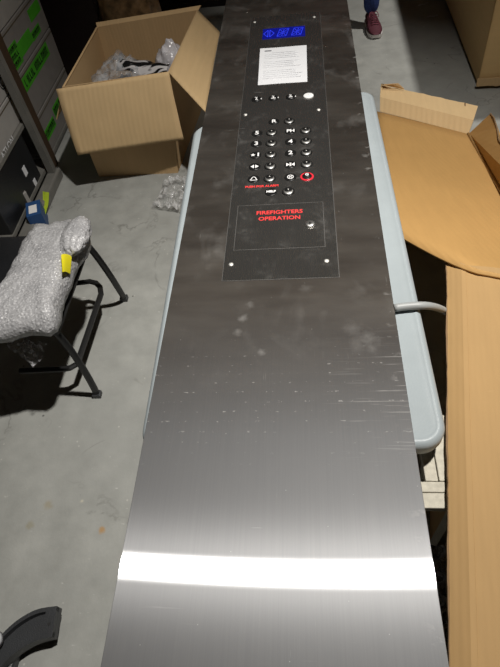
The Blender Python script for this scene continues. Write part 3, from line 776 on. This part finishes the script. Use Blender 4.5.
def glyphs(bm, x, y0, y1, z0, z1, rows, seed, dens=.96):
    random.seed(seed); h = (z1 - z0) / rows
    for r in range(rows):
        y = y0
        while y < y1 - .012:
            w = random.uniform(.016, .026)
            if random.random() < dens:
                a, b = z0 + r * h + h * .18, z0 + (r + 1) * h - h * .12
                k = random.random()
                box(bm, (x, y, a), (x + .0006, y + w * .35, b))
                if k < .6: box(bm, (x, y, a if k < .3 else (a + b) / 2), (x + .0006, y + w * .85, (a if k < .3 else (a + b) / 2) + h * .16))
                if k > .3: box(bm, (x, y + w * .6, a), (x + .0006, y + w * .88, b))
                if k > .5: box(bm, (x, y, b - h * .16), (x + .0006, y + w * .85, b))
            y += w + .003
    return bm
def carton(y0, y1, z0, z1, stickers, label, m=M_carton, x=-1.5, depth=.46):
    t = thing('carton', (x - depth / 2, (y0 + y1) / 2, z0), label, 'carton', 'grey cartons on the rack')
    obj('carton_body', box(NB(), (x - depth, y0, z0), (x, y1, z1), .004), m, t)
    bm = NB(); box(bm, (x - .0002, y0 + .005, z1 - .022), (x + .0008, y1 - .005, z1 - .016)); obj('seam_tape', bm, M_tape, t)
    for (a, b, c, d, r, sd) in stickers:
        s = obj('green_sticker', box(NB(), (x, a, c), (x + .0012, b, d)), M_green, t, label='bright green sticker')
        if r: obj('printing', glyphs(NB(), x + .0012, a + .01, b - .01, c + .006, d - .006, r, sd), M_inkd2, s)
M_inkd2 = mat('black_print', (.01, .012, .01), .6)
YA, YB = 2.69, 3.33
carton(YA, YB, .04, .255, [(2.95, 3.27, .12, .19, 1, 5), (2.73, 2.92, .10, .16, 1, 6)], 'grey carton lowest in the stack beside the open brown carton')
carton(YA, YB, .26, .49, [(2.74, 3.20, .395, .465, 1, 8)], 'grey carton second from the bottom in the stack, one long green sticker')
carton(YA, YB, .495, .70, [(2.70, 2.86, .515, .625, 3, 9), (2.86, 3.06, .53, .60, 0, 0), (3.06, 3.20, .525, .57, 1, 10), (3.12, 3.30, .60, .66, 0, 0)], 'grey carton third from the bottom in the stack, several green stickers')
carton(YA - .02, YB, .705, .93, [(2.72, 2.95, .80, .90, 2, 12)], 'grey carton on top of the stack, cut by the top edge', M_cartonw)
carton(1.98, 2.56, .36, .50, [], 'pale carton lower of the two on the rack shelf at the left edge', M_cartonw, -1.475)
carton(1.98, 2.56, .505, .70, [], 'pale carton upper of the two on the rack shelf at the left edge', M_cartonw, -1.475)
lg = NB(); p = UX(2, 82, -1.474)
for k in (.035, .022):
    r_ = ring(NB(), (0, 0, 0), k, k - .006, .001, 20); r_.transform(Matrix.Translation(p) @ Matrix.Rotation(PI / 2, 4, 'Y'))
    me_ = bpy.data.meshes.new('r'); r_.to_mesh(me_); r_.free(); lg.from_mesh(me_)
up_c = [o for o in COL.objects if o.get('label', '').startswith('pale carton upper')][0]
obj('round_emblem', lg, M_inkd2, up_c)
# black boxes on the lower shelf
def blackbox(y0, y1, z1, lab, letters=None, x=-1.46, z0=.08):
    t = thing('black_box', (x - .2, (y0 + y1) / 2, z0), lab, 'box')
    obj('box_body', box(NB(), (x - .4, y0, z0), (x, y1, z1), .004), M_vinyl, t); return t
bb = blackbox(1.95, 2.44, .335, 'black box with white lettering on the lower rack shelf')
p = UX(8, 148, -1.459)
bm = text(NB(), 'ATLON', .05, (0, 0, 0)); bm.transform(Matrix.Translation((-1.459, p.y, p.z)) @ Matrix.Rotation(PI / 2, 4, 'Z') @ Matrix.Rotation(PI / 2, 4, 'X'))
obj('lettering', bm, M_ink, bb)
for q, s in (((25, 171), (.035, .05)), ((35, 182), (.03, .035))):
    p = UX(q[0], q[1], -1.459); obj('label_sticker', box(NB(), (-1.46, p.y - s[0] / 2, p.z - s[1] / 2), (-1.458, p.y + s[0] / 2, p.z + s[1] / 2)), M_ink, bb)
def small(px, py, z, s, m, lab, nm='small_box', rot=.3, extra=None):
    p = U(px, py, z); b = NB(); box(b, (-s[0] / 2, -s[1] / 2, 0), (s[0] / 2, s[1] / 2, s[2]), .002); b.transform(Matrix.Rotation(rot, 4, 'Z'))
    b.transform(Matrix.Translation((p.x, p.y, z - s[2])))
    t = thing(nm, (p.x, p.y, z - s[2]), lab, 'box'); obj('box_body', b, m, t)
    if extra:
        b = NB(); box(b, (-s[0] * .3, -s[1] * .35, 0), (s[0] * .25, s[1] * .2, .001)); b.transform(Matrix.Rotation(rot, 4, 'Z')); b.transform(Matrix.Translation((p.x, p.y, z)))
        obj('label_patch', b, extra, t)
small(17, 193, .14, (.08, .06, .14), M_cartonw, 'small white packet beside the rack above the blue box', rot=.7)
small(33, 208, .11, (.075, .12, .11), M_blue, 'small blue and white box at the foot of the rack', rot=.35, extra=M_white)
p = U(45, 206, .065)
bm = NB(); patch(bm, U(41, 221, .02), U(45, 221, .02), U(49, 193, .08), U(43, 192, .08), 6, 10, lambda u, v, p: (.003 * math.sin(u * 9), 0, .006 * math.sin(v * 7)), .002)
tag(obj('lime_wrapper', bm, M_lime, base=(p.x, p.y, 0)), 'yellow-green wrapper hanging on the rack foot', 'wrapper')

# ------------------------------------------------------------------ chair with bubble-wrapped parcel
ch = thing('folding_chair', (-1.05, 1.3, 0), 'black metal chair with a parcel in bubble wrap on its seat', 'chair')
SZ = .445
obj('seat', shell(NB(), [(.01, SZ - .035), (0, SZ - .025), (0, SZ - .008), (.012, SZ)], -1.24, -.85, 1.05, 1.52, .05), M_vinyl, ch, True)
def flatleg(nm, pts): 
    l = obj(nm, tube(NB(), pts, 1, 8, flat=(.014, .011)), M_black, ch, True); return l
f1 = U(97, 394, .012); f2 = U(124, 298, .012)
l1 = flatleg('leg', bez((-.86, 1.07, SZ - .03), (-.84, 1.07, .36), (-.825, 1.065, .2), f1, 12))
l2 = flatleg('leg', bez((-.83, 1.47, SZ - .03), (-.815, 1.485, .34), (-.80, 1.50, .16), f2, 14))
l3 = flatleg('leg', bez((-1.20, 1.07, SZ - .03), (-1.24, 1.06, .3), (-1.28, 1.05, .15), (-1.32, 1.04, .012), 10))
l4 = flatleg('leg', bez((-1.20, 1.50, SZ - .03), (-1.24, 1.51, .3), (-1.28, 1.53, .15), (-1.32, 1.55, .012), 10))
for l, p in ((l1, f1), (l2, f2), (l3, Vector((-1.32, 1.04, .012))), (l4, Vector((-1.32, 1.55, .012)))):
    obj('foot_cap', box(NB(), (p.x - .017, p.y - .014, 0), (p.x + .017, p.y + .014, .022), .003), M_blackp, l)
zb = .15
ub = [U(52, 286, zb), U(90, 281.5, zb), U(96, 283, zb), U(100, 287, zb), U(101, 294, zb), U(80, 356, zb), U(77, 364, zb), U(70, 368, zb), U(64, 369, zb), U(20, 371, zb)]
obj('stretcher', tube(NB(), ub, 1, 8, flat=(.012, .011)), M_black, ch)
obj('seat_rail', tube(NB(), [(-.845, 1.06, SZ - .04), (-.84, 1.50, SZ - .04)], .011, 8), M_black, ch)
# back frame and rest
bmk = NB(); 
for y in (1.07, 1.50): tube(bmk, bez((-1.22, y, SZ - .03), (-1.27, y, .55), (-1.30, y, .65), (-1.33, y, .86), 8), .011, 8)
obj('back_frame', bmk, M_black, ch, True)
obj('backrest', patch(NB(), (-1.275, 1.07, .56), (-1.275, 1.50, .56), (-1.33, 1.50, .86), (-1.33, 1.07, .86), 12, 8, lambda u, v, p: (-.03 * math.sin(PI * u), 0, 0), .03, (1, 0, 0)), M_vinyl, ch, True)

pc = thing('bubble_wrapped_parcel', (-1.0, 1.3, SZ), 'parcel wrapped in bubble wrap with yellow tape on the black chair seat', 'parcel')
# outline traced at the parcel's top height
zt = .52
outl = [(36, 223), (58, 219), (72, 215.5), (80, 217), (86, 223), (87, 233), (83, 243), (75, 252), (70, 262), (66, 276), (60, 287), (56, 300), (55, 312), (51, 322), (43, 327), (22, 326), (0, 332), (-18, 335), (-24, 325), (-14, 300), (0, 284), (8, 270), (20, 245), (28, 230)]
pts = [U(x, y, zt) for x, y in outl]
cen = sum(pts, Vector()) / len(pts)
bm = NB(); rings = []
prof = [(.80, SZ + .001), (.95, SZ + .010), (1.0, SZ + .035), (.99, SZ + .055), (.93, SZ + .078), (.80, SZ + .092), (.6, SZ + .098), (.35, SZ + .10), (.12, SZ + .10)]
sub = []
for i in range(len(pts)):
    for k in range(5): sub.append(pts[i].lerp(pts[(i + 1) % len(pts)], k / 5))
for s, z in prof:
    r_ = []
    for q in sub:
        p = cen + (q - cen) * s; p.z = z
        w_ = .006 * noise.noise(Vector((p.x * 14, p.y * 14, z * 8))) + .006 * noise.noise(Vector((p.x * 38, p.y * 38, z * 20)))
        if z > SZ + .005: p.z += w_ * 1.2 
        p += (q - cen).normalized() * w_ * .5
        r_.append(bm.verts.new(p))
    rings.append(r_)
n = len(sub)
for i in range(len(rings) - 1):
    for k in range(n): bm.faces.new((rings[i][k], rings[i][(k + 1) % n], rings[i + 1][(k + 1) % n], rings[i + 1][k]))
bm.faces.new(rings[0][::-1]); bm.faces.new(rings[-1])
obj('bubble_wrap', bm, M_bub, pc, True)
obj('rolled_end', blob(NB(), U(76, 236, .535), (.05, .10, .035), .15, 4, 4, 4), M_bub, pc, True)
obj('yellow_tape', patch(NB(), U(63, 272, .555), U(70, 273, .520), U(71.5, 255, .535), U(61.5, 254.5, .565), 6, 6, lambda u, v, p: (0, 0, .004 * math.sin(4 * u)), .002), M_yellow, pc, label='yellow tape')
# clear bag hanging under the parcel
bm = NB()
patch(bm, U(3, 342, .40), U(34, 366, .33), U(46, 342, .40), U(12, 328, .43), 34, 34, lambda u, v, p: (.012 * noise.noise(p * 25), .012 * noise.noise(p * 26), .03 * noise.noise(p * 18) - .02), .0008)
tag(obj('clear_bag', bm, clear_plastic('dim_film', (.6, .6, .62), .05, .5, 45), base=U(25, 345, .38), smooth=True), 'thin clear plastic bag hanging under the seat of the black chair', 'bag')

# ------------------------------------------------------------------ black curved bracket lower left
br = thing('curved_bracket', (-.85, .2, 0), 'black curved plastic bracket with a screw hole on the floor', 'bracket')
zb = .085
up_ = [U(-30, 668, zb), U(-8, 645, zb), U(8, 628, zb), U(22, 617, zb), U(38, 609, zb), U(57, 606, zb)]
lo_ = [U(-14, 690, zb), U(0, 668, zb), U(10, 657, zb), U(22, 648, zb), U(36, 641, zb), U(52, 637, zb)]
def smoothpts(ps, m=5):
    o = []
    for i in range(len(ps) - 1):
        p0 = ps[max(i - 1, 0)]; p1 = ps[i]; p2 = ps[i + 1]; p3 = ps[min(i + 2, len(ps) - 1)]
        for k in range(m):
            t = k / m; o.append(.5 * ((2 * p1) + (p2 - p0) * t + (2 * p0 - 5 * p1 + 4 * p2 - p3) * t * t + (3 * p1 - p0 - 3 * p2 + p3) * t ** 3))
    o.append(ps[-1]); return o
up_ = smoothpts(up_); lo_ = smoothpts(lo_); n = len(up_)
# channel: raised rim, sunken web
bm = NB(); R = []
for i in range(n):
    a, b = up_[i], lo_[i]; d = b - a
    arch = 0
    R.append([bm.verts.new(q) for q in (a - Vector((0, 0, .04)), a, a + d * .14, a + d * .17 - Vector((0, 0, .018)), a + d * .80 - Vector((0, 0, .018)), a + d * .86, b, b - Vector((0, 0, .04)))])
for i in range(n - 1):
    for k in range(7): bm.faces.new((R[i][k], R[i][k + 1], R[i + 1][k + 1], R[i + 1][k]))
    bm.faces.new((R[i][7], R[i][0], R[i + 1][0], R[i + 1][7]))
bm.faces.new(R[0]); bm.faces.new(R[-1][::-1])
bo = obj('channel', bm, M_blackp, br)
ec = [up_[-1] + Vector((0, 0, .001)), up_[-4] + Vector((0, 0, .001)), lo_[-4] + Vector((0, 0, .001)), lo_[-1] + Vector((0, 0, .001))]
ep_ = poly(NB(), ec, .018); eo = obj('end_plate', ep_, M_blackp, br)
obj('screw_hole', disc(NB(), U(49, 624, zb + .002), .0045, .0012, 16), M_groove, eo)
obj('stand_foot', box(NB(), (-.99, .085, 0), (-.86, .20, .045), .01), M_blackp, br)
obj('stand_foot', box(NB(), (-.80, .24, 0), (-.765, .275, .045), .004), M_blackp, br)
obj('grey_knob', disc(NB(), U(-5, 641, zb), .026, .02, 20, .022), M_foam, br, True, 'pale grey knob')

# ------------------------------------------------------------------ person standing at the far end
pe_ = thing('person', (.38, 4.2, 0), 'person in blue jeans and a maroon sneaker standing beyond the far end of the panel', 'person')
ax, ay = .490, 4.155
# body: continuous figure, head to feet
V = [(.37, 4.26, .98), (.37, 4.26, 1.15), (.37, 4.25, 1.35), (.37, 4.24, 1.46), (.37, 4.23, 1.52), (.37, 4.21, 1.60), (.37, 4.21, 1.68), (.37, 4.215, 1.745),
     (.45, 4.25, .92), (.475, 4.20, .50), (ax, ay + .01, .10), (.29, 4.26, .92), (.265, 4.28, .50), (.25, 4.30, .10),
     (.55, 4.25, 1.42), (.60, 4.26, 1.15), (.61, 4.20, .92), (.61, 4.18, .84), (.19, 4.25, 1.42), (.14, 4.26, 1.15), (.13, 4.20, .92), (.13, 4.18, .84)]
Ed = [(0, 1), (1, 2), (2, 3), (3, 4), (4, 5), (5, 6), (6, 7), (0, 8), (8, 9), (9, 10), (0, 11), (11, 12), (12, 13), (3, 14), (14, 15), (15, 16), (16, 17), (3, 18), (18, 19), (19, 20), (20, 21)]
Rr = [(.13, .09), (.125, .085), (.14, .095), (.09, .07), .052, (.068, .075), (.075, .09), (.045, .055), .08, .055, .036, .08, .055, .036, .048, .038, .026, (.038, .016), .048, .038, .026, (.038, .016)]
for hx, sgn in ((.61, 1), (.13, -1)):
    base = 17 if sgn == 1 else 21
    for k in range(4):
        i0 = len(V); fx = hx + (-.026 + .0175 * k)
        ln_ = (.065, .075, .070, .055)[k]
        V += [(fx, 4.175, .80), (fx, 4.165, .80 - ln_ * .55), (fx, 4.145, .80 - ln_)]; Ed += [(base, i0), (i0, i0 + 1), (i0 + 1, i0 + 2)]; Rr += [.0095, .0085, .007]
    i0 = len(V); V += [(hx - .0, 4.14, .87), (hx - .0, 4.115, .835), (hx, 4.105, .805)]; Ed += [(base - 1, i0), (i0, i0 + 1), (i0 + 1, i0 + 2)]; Rr += [.013, .0105, .009]
skin('body', V, Ed, Rr, M_skin, pe_)
obj('hair', blob(NB(), (.37, 4.235, 1.715), (.088, .10, .085), .08, 4, 4, 2, -.03), M_hair, pe_, True)
for s in (-1, 1):
    obj('eye', dome(NB(), (.37 + s * .03, 4.135, 1.665), .011, .006, 12, 3), M_white, pe_, True)
obj('mouth', tube(NB(), [(.35, 4.136, 1.60), (.37, 4.130, 1.598), (.39, 4.136, 1.60)], .004, 6), M_redg, pe_, True)
obj('nose', tube(NB(), [(.37, 4.135, 1.665), (.37, 4.115, 1.632), (.37, 4.135, 1.625)], [.007, .012, .009], 8), M_skin, pe_, True)
skin('jeans', [(.37, 4.26, 1.0), (.45, 4.255, .90), (.475, 4.205, .50), (ax, ay + .012, .30), (ax + .004, ay + .0, .075), (.29, 4.26, .90), (.265, 4.28, .50), (.25, 4.30, .115)],
     [(0, 1), (1, 2), (2, 3), (3, 4), (0, 5), (5, 6), (6, 7)], [(.155, .11), .10, .078, .062, .058, .10, .078, .058], M_denim, pe_)
skin('jacket', [(.37, 4.26, .96), (.37, 4.26, 1.15), (.37, 4.25, 1.35), (.37, 4.245, 1.45), (.55, 4.25, 1.41), (.60, 4.26, 1.15), (.61, 4.21, .93), (.19, 4.25, 1.41), (.14, 4.26, 1.15), (.13, 4.21, .93)],
     [(0, 1), (1, 2), (2, 3), (3, 4), (4, 5), (5, 6), (3, 7), (7, 8), (8, 9)], [(.17, .125), (.155, .11), (.17, .12), (.10, .08), .062, .052, .042, .062, .052, .042], M_jacket, pe_)
def shoe(cx, cy, ang, lab=None):
    # sections from toe to heel: (t along, half width, height, floor lift)
    secs = [(-.150, .012, .030, .012), (-.143, .030, .045, .006), (-.120, .043, .058, .002), (-.09, .049, .066, 0), (-.05, .050, .080, 0), (-.01, .045, .098, 0), (.03, .040, .110, 0), (.07, .038, .108, 0), (.105, .036, .100, 0), (.125, .028, .088, .004), (.132, .012, .07, .01)]
    def lo(z0, zk, wk, m):
        bm = NB(); R = []
        for (y, w, h, lf) in secs:
            top = h * 1.0 if zk else .028 + lf * .3
            r_ = []
            for k in range(14):
                a = 2 * PI * k / 14
                x = w * wk * math.cos(a); z = (z0 + lf) + (top - z0 - lf) * (.5 + .5 * math.sin(a)) if zk else (lf if math.sin(a) < 0 else top)
                if zk and math.sin(a) > 0: x *= (1 - .30 * math.sin(a))
                r_.append(bm.verts.new((x, y, z)))
            R.append(r_)
        for i in range(len(R) - 1):
            for k in range(14): bm.faces.new((R[i][k], R[i][(k + 1) % 14], R[i + 1][(k + 1) % 14], R[i + 1][k]))
        bm.faces.new(R[0][::-1]); bm.faces.new(R[-1])
        bm.transform(Matrix.Translation((cx, cy, 0)) @ Matrix.Rotation(ang, 4, 'Z')); return bm
    s = obj('shoe', lo(.02, True, 1.0, None), M_shoe, pe_, True, lab)
    obj('sole', lo(0, False, 1.07, None), M_sole, s)
    bm = NB()
    for k in range(5):
        y = -.075 + k * .018; z = .078 + k * .0085
        tube(bm, [(-.026, y, z - .010), (0, y - .004, z), (.026, y, z - .010)], .0028, 6)
    for sg in (-1, 1): tube(bm, bez((0, -.004, .115), (sg * .02, -.01, .135), (sg * .035, .0, .12), (sg * .03, -.03, .095), 8), .0025, 6)
    bm.transform(Matrix.Translation((cx, cy, 0)) @ Matrix.Rotation(ang, 4, 'Z'))
    obj('laces', bm, mat('maroon_lace', (.24, .05, .08), .7), s, True)
shoe(ax + .012, ay - .075, .10, 'maroon knit sneaker with white sole'); shoe(.25, 4.23, -.1)

# ------------------------------------------------------------------ dim air light
w = bpy.data.worlds.new('world'); SC.world = w; w.use_nodes = True
w.node_tree.nodes['Background'].inputs[0].default_value = (.5, .55, .6, 1); w.node_tree.nodes['Background'].inputs[1].default_value = .02
